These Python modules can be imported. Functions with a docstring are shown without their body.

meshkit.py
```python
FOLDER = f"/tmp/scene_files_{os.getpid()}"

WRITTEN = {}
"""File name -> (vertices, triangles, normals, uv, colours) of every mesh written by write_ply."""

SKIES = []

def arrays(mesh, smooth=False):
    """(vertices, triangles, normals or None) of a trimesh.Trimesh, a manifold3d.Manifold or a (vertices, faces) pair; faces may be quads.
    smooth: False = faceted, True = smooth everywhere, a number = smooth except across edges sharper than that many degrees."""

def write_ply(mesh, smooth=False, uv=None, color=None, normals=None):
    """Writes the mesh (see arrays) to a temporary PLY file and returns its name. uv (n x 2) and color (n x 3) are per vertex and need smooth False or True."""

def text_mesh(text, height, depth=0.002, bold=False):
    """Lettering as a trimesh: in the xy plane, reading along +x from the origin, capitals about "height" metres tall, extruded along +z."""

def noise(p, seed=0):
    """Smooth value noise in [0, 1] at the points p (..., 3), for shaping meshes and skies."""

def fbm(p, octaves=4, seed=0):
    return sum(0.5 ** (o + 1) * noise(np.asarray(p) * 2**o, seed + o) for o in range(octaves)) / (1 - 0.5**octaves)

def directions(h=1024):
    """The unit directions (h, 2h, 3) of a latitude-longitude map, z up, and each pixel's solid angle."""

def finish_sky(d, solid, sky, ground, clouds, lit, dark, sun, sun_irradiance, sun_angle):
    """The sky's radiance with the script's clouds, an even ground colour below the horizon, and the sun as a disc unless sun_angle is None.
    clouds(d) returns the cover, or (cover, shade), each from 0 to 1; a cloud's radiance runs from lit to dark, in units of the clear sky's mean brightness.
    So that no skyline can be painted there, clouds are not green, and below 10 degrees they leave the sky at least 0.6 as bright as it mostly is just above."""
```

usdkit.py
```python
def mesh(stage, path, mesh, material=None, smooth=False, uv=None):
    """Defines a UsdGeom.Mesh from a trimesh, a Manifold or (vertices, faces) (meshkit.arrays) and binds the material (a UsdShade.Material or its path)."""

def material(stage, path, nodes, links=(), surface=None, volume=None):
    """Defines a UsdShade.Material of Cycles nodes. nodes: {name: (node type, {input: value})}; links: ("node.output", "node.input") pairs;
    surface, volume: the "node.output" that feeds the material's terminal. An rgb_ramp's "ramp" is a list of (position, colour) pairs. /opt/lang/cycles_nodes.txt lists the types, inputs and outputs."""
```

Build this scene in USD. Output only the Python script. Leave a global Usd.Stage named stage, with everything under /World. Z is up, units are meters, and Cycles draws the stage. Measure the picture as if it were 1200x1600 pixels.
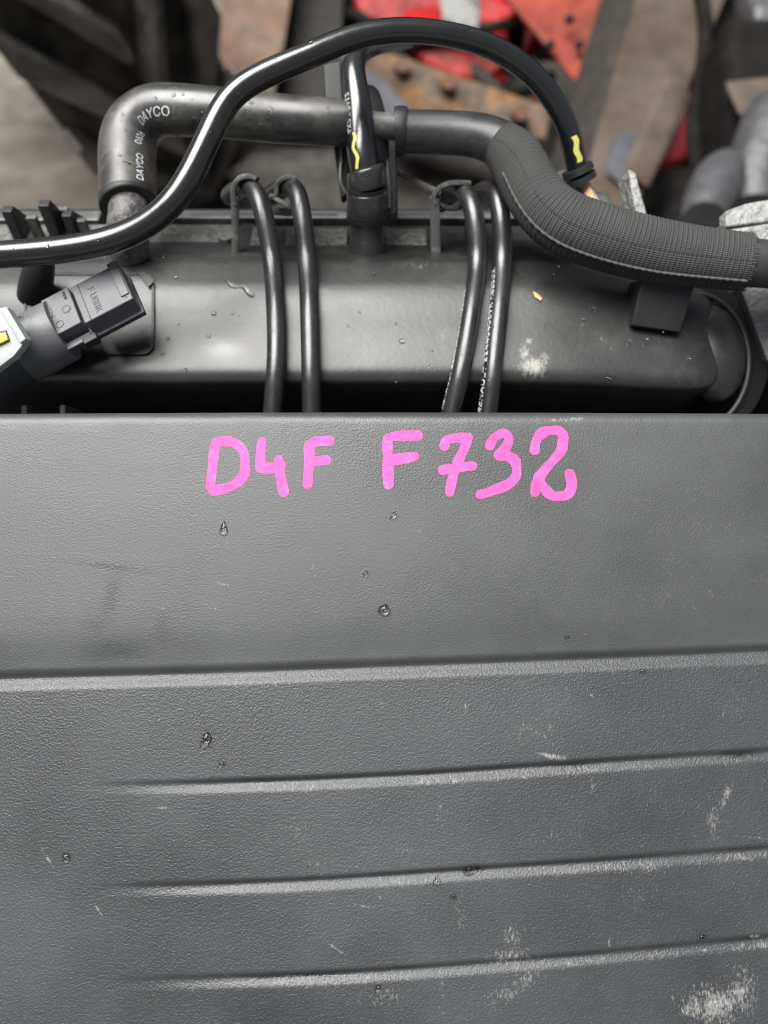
import math, random
import numpy as np, trimesh, manifold3d as m3, shapely
from shapely.geometry import Polygon, LineString, Point
from shapely.ops import unary_union
from scipy.interpolate import CubicSpline, PchipInterpolator
from pxr import Usd, UsdGeom, UsdLux, UsdShade, Sdf, Gf, Vt
import usdkit, meshkit

rng = np.random.default_rng(7)
stage = Usd.Stage.CreateInMemory()
UsdGeom.SetStageUpAxis(stage, 'Z'); UsdGeom.SetStageMetersPerUnit(stage, 1.0)
UsdGeom.Xform.Define(stage, '/World'); UsdGeom.Scope.Define(stage, '/World/Looks')

# ------------------------------------------------------------------ camera, sky, sun, exposure
PITCH, FPX = math.radians(55), 1287.0
EYE = np.array([0, 0, .87])
FW = np.array([0, math.cos(PITCH), -math.sin(PITCH)])
UP = np.array([0, math.sin(PITCH), math.cos(PITCH)])
RT = np.array([1., 0, 0])
EXPOSURE = 2.75
cam = UsdGeom.Camera.Define(stage, '/World/Camera')
M = np.eye(4); M[0, :3], M[1, :3], M[2, :3], M[3, :3] = RT, UP, -FW, EYE
cam.AddTransformOp().Set(Gf.Matrix4d(M))
FL = 6.86
cam.CreateFocalLengthAttr(FL); cam.CreateHorizontalApertureAttr(FL * 1200 / FPX)
cam.CreateFStopAttr(1.8); cam.CreateFocusDistanceAttr(.281)
cam.CreateExposureAttr(EXPOSURE)
cam.CreateClippingRangeAttr((.02, 1000))

SUN_EL, SUN_AZ = math.radians(71), math.radians(-78)      # azimuth from +y towards +x
sd = np.array([math.sin(SUN_AZ) * math.cos(SUN_EL), math.cos(SUN_AZ) * math.cos(SUN_EL), math.sin(SUN_EL)])
sky_mat = usdkit.material(stage, '/World/Looks/overcast_sky', {
    "s": ("sky_texture", {"sky_type": "single_scattering", "sun_disc": False, "sun_elevation": SUN_EL, "sun_rotation": math.atan2(sd[0], sd[1])}),
    "tc": ("texture_coordinate", {}), "sx": ("separate_xyz", {}),
    "n": ("noise_texture", {"scale": 2.0, "detail": 4}),
    "r": ("rgb_ramp", {"ramp": [(.3, (.42, .445, .50)), (.7, (.78, .79, .81))]}),
    "el": ("rgb_ramp", {"ramp": [(0, (.33, .33, .33)), (1, (1, 1, 1))]}),          # an overcast sky is three times as bright overhead as at the horizon
    "x": ("mix_color", {"blend_type": "multiply", "fac": 1.0, "use_clamp": False}),
    "m": ("mix_color", {"fac": .975, "use_clamp": False}),
    "b": ("background_shader", {"strength": .1}),
}, [("tc.generated", "n.vector"), ("tc.generated", "sx.vector"), ("sx.z", "el.fac"), ("n.fac", "r.fac"), ("r.color", "x.a"), ("el.color", "x.b"),
    ("s.color", "m.a"), ("x.result", "m.b"), ("m.result", "b.color")], surface="b.background")
dome = UsdLux.DomeLight.Define(stage, '/World/sky')
UsdShade.MaterialBindingAPI.Apply(dome.GetPrim()).Bind(sky_mat)
dome.GetPrim().SetCustomDataByKey('kind', 'structure')
sun = UsdLux.DistantLight.Define(stage, '/World/sun')
sun.CreateNormalizeAttr(True); sun.CreateIntensityAttr(.4); sun.CreateAngleAttr(50.0); sun.CreateColorAttr(Gf.Vec3f(1, .985, .95))
zz = sd; xx = np.cross([0, 0, 1], zz); xx /= np.linalg.norm(xx); yy = np.cross(zz, xx)
M = np.eye(4); M[0, :3], M[1, :3], M[2, :3] = xx, yy, zz
sun.AddTransformOp().Set(Gf.Matrix4d(M))

# ------------------------------------------------------------------ helpers
def ray(px, py):
    return FW + RT * (px - 600) / FPX - UP * (py - 800) / FPX
def U(px, py, d): return EYE + d * ray(px, py)
def H(px, py, z):
    r = ray(px, py); return EYE + r * (z - EYE[2]) / r[2]
def Vp(px, py, y):
    r = ray(px, py); return EYE + r * y / r[1]
def plane_hit(px, py, o, n):
    r = ray(px, py); return EYE + r * (np.dot(o - EYE, n) / np.dot(r, n))

used = {}
def numbered(parent, name):
    k = (parent, name); i = used.get(k, 0); used[k] = i + 1
    return name if i == 0 else f'{name}_{i:03d}'
def meta(p, label=None, cat=None, group=None, kind=None):
    for k, v in (('label', label), ('category', cat), ('group', group), ('kind', kind)):
        if v: p.SetCustomDataByKey(k, v)
class T:
    def __init__(s, prim, base): s.prim, s.base, s.path = prim, np.asarray(base, float), str(prim.GetPath())
def thing(name, label, cat, base, group=None, kind=None):
    path = '/World/' + numbered('/World', name)
    x = UsdGeom.Xform.Define(stage, path); x.AddTranslateOp().Set(Gf.Vec3d(*map(float, base)))
    meta(x.GetPrim(), label, cat, group, kind)
    return T(x.GetPrim(), base)
def part(parent, name, mesh, mat, label=None, smooth=35, attr=None, uv=None, kind=None):
    path = parent.path + '/' + numbered(parent.path, name)
    v, f, n = meshkit.arrays(mesh, False)
    tm = trimesh.Trimesh(v - parent.base, f, process=False)
    g = usdkit.mesh(stage, path, tm, mat, smooth=smooth, uv=uv)
    if attr is not None:
        UsdGeom.PrimvarsAPI(g).CreatePrimvar('dirt', Sdf.ValueTypeNames.Color3fArray, 'vertex').Set(Vt.Vec3fArray.FromNumpy(np.asarray(attr, np.float32)))
    meta(g.GetPrim(), label, kind=kind)
    return T(g.GetPrim(), parent.base)
def single(name, label, cat, mesh, mat, group=None, kind=None, smooth=35):
    path = '/World/' + numbered('/World', name)
    v, f, n = meshkit.arrays(mesh, False)
    base = np.array([v[:, 0].mean(), v[:, 1].mean(), v[:, 2].min()])
    g = usdkit.mesh(stage, path, trimesh.Trimesh(v - base, f, process=False), mat, smooth=smooth)
    g.AddTranslateOp().Set(Gf.Vec3d(*map(float, base)))
    meta(g.GetPrim(), label, cat, group, kind)
    return T(g.GetPrim(), base)
cat = trimesh.util.concatenate
def man(m):
    mm = m.to_mesh(); return trimesh.Trimesh(mm.vert_properties[:, :3], mm.tri_verts, process=False)
def hull_pts(pts, r=0.0, seg=12):
    """convex hull of points, rounded by r"""
    pts = np.asarray(pts, float)
    if r <= 0: return man(m3.Manifold.hull_points(pts))
    s = m3.Manifold.sphere(r, seg)
    return man(m3.Manifold.batch_hull([s.translate(tuple(map(float, p))) for p in pts]))
def rbox(size, r=.0006, seg=8):
    x, y, z = [s / 2 - r for s in size]
    return hull_pts([(i * x, j * y, k * z) for i in (-1, 1) for j in (-1, 1) for k in (-1, 1)], r, seg)
def place(m, o, ex, ey, ez):
    m = m.copy(); A = np.eye(4); A[:3, 0], A[:3, 1], A[:3, 2], A[:3, 3] = ex, ey, ez, o
    m.apply_transform(A); return m
def prism_px(quad, back, r=.0008):
    """a solid whose front corners are (px,py,depth) and which runs back by the vector"""
    p = np.array([U(*q) for q in quad]); back = np.asarray(back, float)
    return hull_pts(np.vstack([p, p + back]), r)
def axbox(p0, p1, r=.0005):
    p0, p1 = np.minimum(p0, p1), np.maximum(p0, p1)
    m = rbox(p1 - p0, r); m.apply_translation((p0 + p1) / 2); return m
class Tube:
    def __init__(s, pts, step=.0015, world=False, ref=None):
        """pts: (px,py,depth,radius in px)"""
        P = np.array([q[:3] if world else U(*q[:3]) for q in pts], float)
        R = np.array([q[3] if world else q[3] * q[2] / FPX for q in pts], float)
        L = np.concatenate([[0], np.cumsum(np.linalg.norm(np.diff(P, axis=0), axis=1))])
        n = max(8, int(L[-1] / step)); t = np.linspace(0, L[-1], n)
        sp = CubicSpline(L, P); s.c = sp(t); s.r = PchipInterpolator(L, R)(t)
        tg = sp(t, 1); s.t = tg / np.linalg.norm(tg, axis=1, keepdims=True)
        s.s = np.concatenate([[0], np.cumsum(np.linalg.norm(np.diff(s.c, axis=0), axis=1))])
        N = (EYE if ref is None else np.asarray(ref)) - s.c
        N -= (N * s.t).sum(1, keepdims=True) * s.t
        s.N = N / np.linalg.norm(N, axis=1, keepdims=True)
        s.B = np.cross(s.t, s.N)
    def len(s): return s.s[-1]
    def mesh(s, seg=32, fr=None, a=1, b=1, power=2, cap=True):
        th = np.linspace(0, 2 * np.pi, seg, endpoint=False)
        cn, sn = np.cos(th), np.sin(th)
        if power != 2:
            k = (np.abs(cn) ** power + np.abs(sn) ** power) ** (-1 / power); cn, sn = cn * k, sn * k
        rr = s.r[:, None] * np.ones(seg) if fr is None else fr(s.s[:, None], th[None, :], s.r[:, None])
        v = s.c[:, None] + rr[..., None] * (a * cn[None, :, None] * s.N[:, None] + b * sn[None, :, None] * s.B[:, None])
        n = len(s.c); i = np.arange(n - 1)[:, None] * seg; j = np.arange(seg)[None]; k = (j + 1) % seg
        q = np.stack([i + j, i + k, i + seg + k, i + seg + j], -1).reshape(-1, 4)
        f = np.vstack([q[:, [0, 1, 2]], q[:, [0, 2, 3]]]); v = v.reshape(-1, 3)
        if cap:
            f = np.vstack([f, [(len(v), (j + 1) % seg, j) for j in range(seg)], [(len(v) + 1, (n - 1) * seg + j, (n - 1) * seg + (j + 1) % seg) for j in range(seg)]])
            v = np.vstack([v, s.c[0], s.c[-1]])
        return trimesh.Trimesh(v, f, process=False)
    def uv(s, seg=32, cap=True):
        th = np.linspace(0, 2 * np.pi, seg, endpoint=False)
        u = np.stack([np.repeat(s.s, seg), np.tile(th, len(s.s)) * s.r.mean()], 1)
        return np.vstack([u, [[0, 0], [s.s[-1], 0]]]) if cap else u
    def at(s, q, th, off=0):
        q, th, off = np.broadcast_arrays(q, th, off)
        I = lambda X: np.stack([np.interp(q, s.s, X[:, k]) for k in range(3)], -1)
        r = np.interp(q, s.s, s.r) + off
        return I(s.c) + r[..., None] * (np.cos(th)[..., None] * I(s.N) + np.sin(th)[..., None] * I(s.B))
    def wrap(s, mesh, s0, th0, ds=1, dt=1):
        """mesh in (x along, y around, z out) metres laid on the tube"""
        v = np.array(mesh.vertices); q = s0 + ds * v[:, 0]
        r = np.interp(q, s.s, s.r)
        w = s.at(q, th0 + dt * v[:, 1] / r, v[:, 2]); f = mesh.faces
        return trimesh.Trimesh(w, f if ds * dt > 0 else f[:, ::-1], process=False)
    def sof(s, px, py):
        """arc length of the sample nearest to a pixel"""
        d = s.c - EYE; z = d @ FW
        x = 600 + FPX * (d @ RT) / z; y = 800 - FPX * (d @ UP) / z
        return s.s[np.argmin((x - px) ** 2 + (y - py) ** 2)]
def drops_on(surf, spots, seed=0):
    """a few water drops: spots of (point, normal, radius)"""
    out = []
    for p, n, r in spots:
        m = trimesh.creation.icosphere(2, 1.0); v = m.vertices * [1, 1, .55]
        n = n / np.linalg.norm(n); a = np.cross(n, [.3, .2, .9]); a /= np.linalg.norm(a); b = np.cross(n, a)
        out.append(trimesh.Trimesh(p + r * (v @ np.stack([a, b, n])), m.faces, process=False))
    return cat(out)
def tube_drops(tb, spots):
    L = []
    for q, th, r in spots:
        p = tb.at(q, th); c = np.stack([np.interp(q, tb.s, tb.c[:, k]) for k in range(3)], -1)
        L.append((p, p - c, r))
    return drops_on(None, L)

# ------------------------------------------------------------------ materials
def plastic(name, base, rough=.45, spec=.5, grain=0, gdist=.0002, mottle=.25, mscale=40, dust=0, dustcol=(.32, .29, .24), dscale=120, dlow=.5, coat=0, attr=False, uvw=None, anis=(1, 1, 1), rvar=.12, specks=0):
    base = np.array(base, float)
    nodes = {"g": ("geometry", {}), "mp": ("mapping", {"scale": anis}),
             "n": ("noise_texture", {"scale": mscale, "detail": 5, "roughness": .6}),
             "r": ("rgb_ramp", {"ramp": [(.3, tuple(base * (1 - mottle))), (.7, tuple(base * (1 + mottle)))]}),
             "rr": ("map_range", {"from_min": .3, "from_max": .7, "to_min": rough - rvar, "to_max": rough + rvar}),
             "p": ("principled_bsdf", {"specular_ior_level": spec, "coat_weight": coat, "coat_roughness": .16})}
    links = [("g.position", "n.vector"), ("n.fac", "r.fac"), ("n.fac", "rr.value"), ("g.position", "mp.vector")]
    col, rgh = "r.color", "rr.result"
    if dust:
        nodes |= {"dn": ("noise_texture", {"scale": dscale, "detail": 8, "roughness": .72}),
                  "dm": ("map_range", {"from_min": dlow, "from_max": dlow + .22, "to_min": 0, "to_max": dust}),
                  "dx": ("mix_color", {"b": dustcol}), "dr": ("mix_float", {"b": .85})}
        links += [("mp.vector", "dn.vector"), ("dn.fac", "dm.value"), ("dm.result", "dx.fac"), (col, "dx.a"), ("dm.result", "dr.fac"), (rgh, "dr.a")]
        col, rgh = "dx.result", "dr.result"
    if attr:   # r: pale scuffs, g: dark smears, wet spots and groove lines, b: polished
        nodes |= {"at": ("attribute", {"attribute": "dirt"}), "sc": ("separate_color", {}),
                  "wmp": ("mapping", {"scale": (1.6, .7, .7)}), "wn": ("noise_texture", {"scale": 800, "detail": 6, "roughness": .75}),
                  "ad": ("math", {"math_type": "multiply_add", "value2": 1.8}), "wm": ("map_range", {"from_min": 1.19, "from_max": 1.72, "to_min": 0, "to_max": .6, "clamp": True}),
                  "wx": ("mix_color", {"b": (.40, .39, .36)}), "wr": ("mix_float", {"b": .8}),
                  "gx": ("mix_color", {"b": tuple(base * .3)}), "gr": ("mix_float", {"b": max(.12, rough - .2)}),
                  "cl": ("clamp", {})}
        links += [("at.color", "sc.color"), ("g.position", "wmp.vector"), ("wmp.vector", "wn.vector"), ("wn.fac", "ad.value1"), ("sc.r", "ad.value3"), ("ad.value", "wm.value"),
                  ("sc.g", "gx.fac"), (col, "gx.a"), ("sc.g", "gr.fac"), (rgh, "gr.a"),
                  ("wm.result", "wx.fac"), ("gx.result", "wx.a"), ("wm.result", "wr.fac"), ("gr.result", "wr.a")]
        col, rgh = "wx.result", "wr.result"
    if specks:
        nodes |= {"sn": ("noise_texture", {"scale": 1700, "detail": 1, "roughness": .5}), "s2": ("noise_texture", {"scale": 22, "detail": 4, "roughness": .65}), "sa": ("math", {"math_type": "multiply_add", "value2": .28}),
                  "sm": ("map_range", {"from_min": specks + .215, "from_max": specks + .30, "to_min": 0, "to_max": .38, "clamp": True}), "sxx": ("mix_color", {"b": (.5, .5, .47)})}
        links += [("g.position", "sn.vector"), ("g.position", "s2.vector"), ("s2.fac", "sa.value1"), ("sn.fac", "sa.value3"), ("sa.value", "sm.value"), ("sm.result", "sxx.fac"), (col, "sxx.a")]
        col = "sxx.result"
    if grain:
        nodes |= {"bn": ("noise_texture", {"scale": grain, "detail": 2.5, "roughness": .55, "distortion": .25}), "bp": ("bump", {"distance": gdist, "strength": 1.0})}
        links += [("mp.vector", "bn.vector"), ("bn.fac", "bp.height"), ("bp.normal", "p.normal")]
    if uvw:
        (su, sv, ud) = uvw
        nodes |= {"tc": ("texture_coordinate", {}), "um": ("mapping", {"scale": (su, sv, 1)}), "wv": ("wave_texture", {"wave_type": "bands", "bands_direction": "y", "scale": 1.0}),
                  "wu": ("wave_texture", {"wave_type": "bands", "bands_direction": "x", "scale": 1.0}), "wmx": ("math", {"math_type": "multiply"}), "bp": ("bump", {"distance": ud, "strength": 1.0})}
        links += [("tc.UV", "um.vector"), ("um.vector", "wv.vector"), ("um.vector", "wu.vector"), ("wv.fac", "wmx.value1"), ("wu.fac", "wmx.value2"), ("wmx.value", "bp.height"), ("bp.normal", "p.normal")]
    links += [(col, "p.base_color"), (rgh, "p.roughness")]
    return usdkit.material(stage, '/World/Looks/' + name, nodes, links, surface="p.BSDF")
def rusty(name, base, rust, low=.45, rough=.75, scale=14, spec=.3, rgb3=None):
    nodes = {"g": ("geometry", {}), "n": ("noise_texture", {"scale": scale, "detail": 8, "roughness": .65}), "n2": ("noise_texture", {"scale": scale * 4, "detail": 6}),
             "r": ("rgb_ramp", {"ramp": [(low - .1, base), (low, tuple(np.array(base) * .6 + np.array(rust) * .4)), (low + .12, rust)] + ([(low + .22, rgb3)] if rgb3 else [])}),
             "v": ("map_range", {"from_min": .3, "from_max": .7, "to_min": .6, "to_max": 1.3}), "mx": ("mix_color", {"blend_type": "multiply", "fac": 1.0, "use_clamp": False}),
             "bp": ("bump", {"distance": .004}), "p": ("principled_bsdf", {"roughness": rough, "specular_ior_level": spec})}
    links = [("g.position", "n.vector"), ("g.position", "n2.vector"), ("n.fac", "r.fac"), ("n2.fac", "v.value"), ("r.color", "mx.a"), ("v.result", "mx.b"), ("mx.result", "p.base_color"), ("n2.fac", "bp.height"), ("bp.normal", "p.normal")]
    return usdkit.material(stage, '/World/Looks/' + name, nodes, links, surface="p.BSDF")

M_cover = plastic('cover_plastic_smooth', (.0365, .0388, .0402), .46, .57, specks=.74, grain=1700, gdist=.00011, mottle=.22, mscale=16, attr=True, dust=.07, dscale=420, dlow=.56, rvar=.07)
M_covlo = plastic('cover_plastic_grained', (.0275, .0300, .0325), .45, .55, specks=.7, grain=1500, gdist=.00024, mottle=.22, mscale=16, attr=True, dust=.07, dscale=420, dlow=.56, rvar=.06)
M_mani = plastic('manifold_plastic', (.012, .0124, .012), .40, .58, grain=420, gdist=.00006, mottle=.12, mscale=35, attr=True, dust=.05, dscale=60, dlow=.5, rvar=.05)
M_grime = plastic('dusty_plastic', (.03, .03, .029), .5, .5, mottle=.3, mscale=80, dust=.45, dscale=420, dlow=.40, dustcol=(.22, .205, .175), grain=500, gdist=.0004)
M_black = plastic('black_plastic', (.012, .0125, .013), .46, .4, mottle=.2)
M_blackdust = plastic('black_plastic_dusty', (.06, .06, .058), .40, .7, mottle=.2, dust=.5, dscale=160, dlow=.52)
M_gloss = plastic('glossy_black_nylon', (.006, .0065, .007), .22, .75, mottle=.1, mscale=60, rvar=.03, grain=150, gdist=.00006)
M_rubber = plastic('rubber_hose', (.022, .0225, .023), .42, .5, mottle=.25, mscale=70, dust=.12, dscale=90, dlow=.52, rvar=.08, grain=600, gdist=.00005)
M_rubwet = plastic('wet_rubber_hose', (.018, .0172, .016), .36, .65, mottle=.25, mscale=55, dust=.42, dscale=45, dlow=.47, dustcol=(.13, .12, .10), rvar=.1)
M_lead = plastic('lead_rubber', (.011, .0115, .012), .33, .7, mottle=.2, mscale=90, rvar=.08, grain=500, gdist=.00005)
M_sleeve = plastic('woven_sleeve', (.039, .0392, .0388), .75, .3, mottle=.15, mscale=90, uvw=(330, 420, .0004), rvar=.05)
M_seam = plastic('seam_thread', (.065, .065, .062), .8, .2, mottle=.2, mscale=600)
M_plug = plastic('grey_plug_plastic', (.082, .084, .090), .48, .5, mottle=.12, mscale=120, dust=.12, dscale=200, dlow=.55, grain=900, gdist=.00008)
M_plugdk = plastic('dark_plug_plastic', (.032, .034, .042), .45, .5, mottle=.12, mscale=120)
M_clip = plastic('white_clip_plastic', (.27, .295, .285), .4, .5, mottle=.08, mscale=90, dust=.3, dscale=250, dlow=.6, dustcol=(.2, .19, .17))
M_yellow = plastic('yellow_lock_plastic', (.72, .55, .03), .4, .5, mottle=.08)
M_ymark = plastic('yellow_paint_mark', (.60, .55, .12), .5, .5, mottle=.15, mscale=300)
M_print = plastic('white_print', (.46, .475, .49), .5, .4, mottle=.3, mscale=700)
M_conn = plastic('connector_plastic', (.016, .0165, .017), .30, .8, mottle=.25, dust=.2, dscale=120, dlow=.55)
M_copper = plastic('copper_fitting', (.72, .42, .2), .35, .6, mottle=.2, mscale=200)
M_alu = rusty('cast_aluminium', (.22, .22, .212), (.165, .16, .155), .62, .5, 60, .7)
M_pink = usdkit.material(stage, '/World/Looks/pink_marker_ink', {
    "g": ("geometry", {}), "n": ("noise_texture", {"scale": 190, "detail": 6, "roughness": .7}), "r": ("rgb_ramp", {"ramp": [(.28, (.42, .034, .155)), (.45, (.56, .062, .25)), (.55, (.57, .066, .255)), (.72, (.64, .13, .35))]}),
    "bn": ("noise_texture", {"scale": 720, "detail": 2.5, "roughness": .55, "distortion": .6}), "bp": ("bump", {"distance": .00011}), "p": ("principled_bsdf", {"roughness": .55, "specular_ior_level": .3})},
    [("g.position", "n.vector"), ("n.fac", "r.fac"), ("r.color", "p.base_color"), ("g.position", "bn.vector"), ("bn.fac", "bp.height"), ("bp.normal", "p.normal")], surface="p.BSDF")
M_water = usdkit.material(stage, '/World/Looks/water', {"p": ("principled_bsdf", {"base_color": (1, 1, 1), "roughness": .02, "ior": 1.33, "transmission_weight": 1.0})}, [], surface="p.BSDF")
M_leaf = plastic('dry_leaf', (.45, .27, .12), .7, .3, mottle=.3, mscale=900)
M_void = rusty('void_black_steel', (.006, .0055, .005), (.014, .011, .008), .6, .8, 8, .1)  # near black: deep shade among the scrap put into the colour
M_tyre = rusty('tyre_rubber', (.013, .0125, .011), (.045, .038, .029), .53, .8, 9, .2)
M_bar = rusty('worn_tread_rubber', (.04, .037, .034), (.085, .075, .064), .5, .55, 9, .5)
M_brown = rusty('brown_steel', (.125, .092, .07), (.11, .05, .03), .52, .75, 7, .2)
M_beam = rusty('rusty_beam_steel', (.07, .055, .045), (.17, .08, .025), .50, .8, 11, .2, (.03, .015, .01))
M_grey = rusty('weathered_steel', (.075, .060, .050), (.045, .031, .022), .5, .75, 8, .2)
M_greydk = rusty('weathered_dark_steel', (.013, .011, .009), (.018, .013, .009), .55, .75, 8)  # darker copy of the steel, also carries the shaded side of the wide beam
M_red = rusty('red_paint', (.34, .010, .009), (.12, .006, .005), .52, .5, 12, .3)
M_orange = rusty('faded_red_paint', (.22, .032, .018), (.13, .027, .018), .5, .65, 10, .2)
M_bluegrey = rusty('blue_grey_steel', (.05, .054, .065), (.035, .034, .04), .5, .6, 12)
M_castgrey = rusty('dull_grey_casting', (.05, .05, .056), (.025, .025, .025), .55, .5, 12, .5)
M_ground = rusty('dirt_yard', (.155, .138, .12), (.085, .075, .064), .52, .9, 5, .2)

# ------------------------------------------------------------------ ground
gv = []
n = 90
gx = np.concatenate([np.linspace(-2, 2, n)]); 
xs = np.concatenate([[-400, -60, -12, -5], np.linspace(-2.5, 2.5, 100), [5, 12, 60, 400]]); ys = np.concatenate([[-400, -60, -8, -2], np.linspace(-.6, 3.6, 90), [6, 14, 60, 400]])
X, Y = np.meshgrid(xs, ys, indexing='ij')
Z = .012 * (meshkit.fbm(np.stack([X * 5, Y * 5, X * 0], -1), 5, 3) - .5) * (np.abs(X) < 6) * (np.abs(Y) < 8)
gi = np.arange(X.size).reshape(X.shape); q = np.stack([gi[:-1, :-1], gi[1:, :-1], gi[1:, 1:], gi[:-1, 1:]], -1).reshape(-1, 4)
g = usdkit.mesh(stage, '/World/ground', (np.stack([X, Y, Z], -1).reshape(-1, 3), q), M_ground, smooth=True)
meta(g.GetPrim(), 'grey brown dirt yard under the tyre and scrap', 'ground', kind='structure')

M_shade_dirt = rusty('shaded_oily_dirt', (.030, .027, .023), (.05, .044, .037), .55, .7, 9, .3)  # shade under the scrap, with wet oil, put into the dirt colour
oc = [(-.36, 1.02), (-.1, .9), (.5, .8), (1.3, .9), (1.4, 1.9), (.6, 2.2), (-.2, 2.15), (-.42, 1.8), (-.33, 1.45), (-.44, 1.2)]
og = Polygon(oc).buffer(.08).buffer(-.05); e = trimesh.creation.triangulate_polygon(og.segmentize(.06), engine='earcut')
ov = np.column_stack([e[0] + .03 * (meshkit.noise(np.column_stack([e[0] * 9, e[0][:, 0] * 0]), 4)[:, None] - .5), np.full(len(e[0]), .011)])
g = usdkit.mesh(stage, '/World/shade_darkened_ground', trimesh.Trimesh(ov, e[1], process=False), M_shade_dirt); meta(g.GetPrim(), 'dark dirt under the scrap and beams, shade and wet oil put into its colour', 'ground', kind='structure')

# ------------------------------------------------------------------ engine cover
CT = math.radians(60)                                  # the cover's normal above the horizontal
O = U(600, 640, .28); CN = np.array([0, -math.cos(CT), math.sin(CT)]); E1 = RT; E2 = np.array([0, -math.sin(CT), -math.cos(CT)])
def ab(px, py):
    p = plane_hit(px, py, O, CN) - O; return np.array([p @ E1, p @ E2])
def line_ab(pts):
    q = np.array([ab(*p) for p in pts]); o = np.argsort(q[:, 0]); return PchipInterpolator(q[o, 0], q[o, 1], extrapolate=True)
sm = lambda t: np.clip(t, 0, 1) ** 2 * (3 - 2 * np.clip(t, 0, 1))
STEP = line_ab([(-120, 1069), (0, 1064), (300, 1055), (600, 1044), (900, 1033), (1200, 1021), (1320, 1016)])
RIBS = [(line_ab([(100, 1232), (225, 1230), (420, 1224), (640, 1214), (840, 1201), (1200, 1179), (1330, 1172)]), 110, 420, .0016),
        (line_ab([(100, 1393), (235, 1390), (450, 1382), (700, 1366), (950, 1350), (1200, 1333), (1330, 1325)]), 120, 430, .0015),
        (line_ab([(100, 1541), (250, 1537), (400, 1532), (550, 1525), (850, 1504), (1200, 1474), (1330, 1462)]), 140, 470, .0013)]
RAX = [(ab(x0, 1300)[0], ab(x1, 1300)[0]) for _, x0, x1, _ in RIBS]
MM = ab(601, 1000)[0] - ab(600, 1000)[0]               # metres per pixel on the cover
def groove(s, w1, w2, d):
    far = 1 - sm(-s / w1); near = 1 - sm(s / w2)
    return -d * np.where(s < 0, far ** 2.0, near)
def cover_h(a, b):
    h = -.0022 * (a / .13) ** 2                          # a slight crown
    h = h - .00035 * meshkit.fbm(np.stack([np.asarray(a) * 160, np.asarray(a) * 0, np.asarray(a) * 0], -1), 4, 77) * np.clip(1 - np.asarray(b) / .007, 0, 1)
    s = b - STEP(a)
    h = h + groove(s, .0044, .0042, .0018) - np.where(s > 0, .0003 * sm(s / .005), 0) - .0011 * sm((s + .03) / .03) ** 3 * (s < 0) - .0011 * (s >= 0)
    for (ln, _, _, d), (x0, x1) in zip(RIBS, RAX):
        h = h + groove(b - ln(a), .0025, .0033, d * .86 * sm((a - x0) / (x1 - x0)) * (1 - .42 * sm((a - .02) / .11)))
    return h
def cover_pt(a, b, off=0.0):
    h = cover_h(a, b) + off
    return O + np.multiply.outer(a, E1) + np.multiply.outer(b, E2) + np.multiply.outer(h, CN)
def cover_px(px, py, off=0.0):
    a, b = ab(px, py); return cover_pt(np.array(a), np.array(b), off)
BMAX, AMAX = .262, .185
as_ = np.linspace(-AMAX, AMAX, 460)
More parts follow.
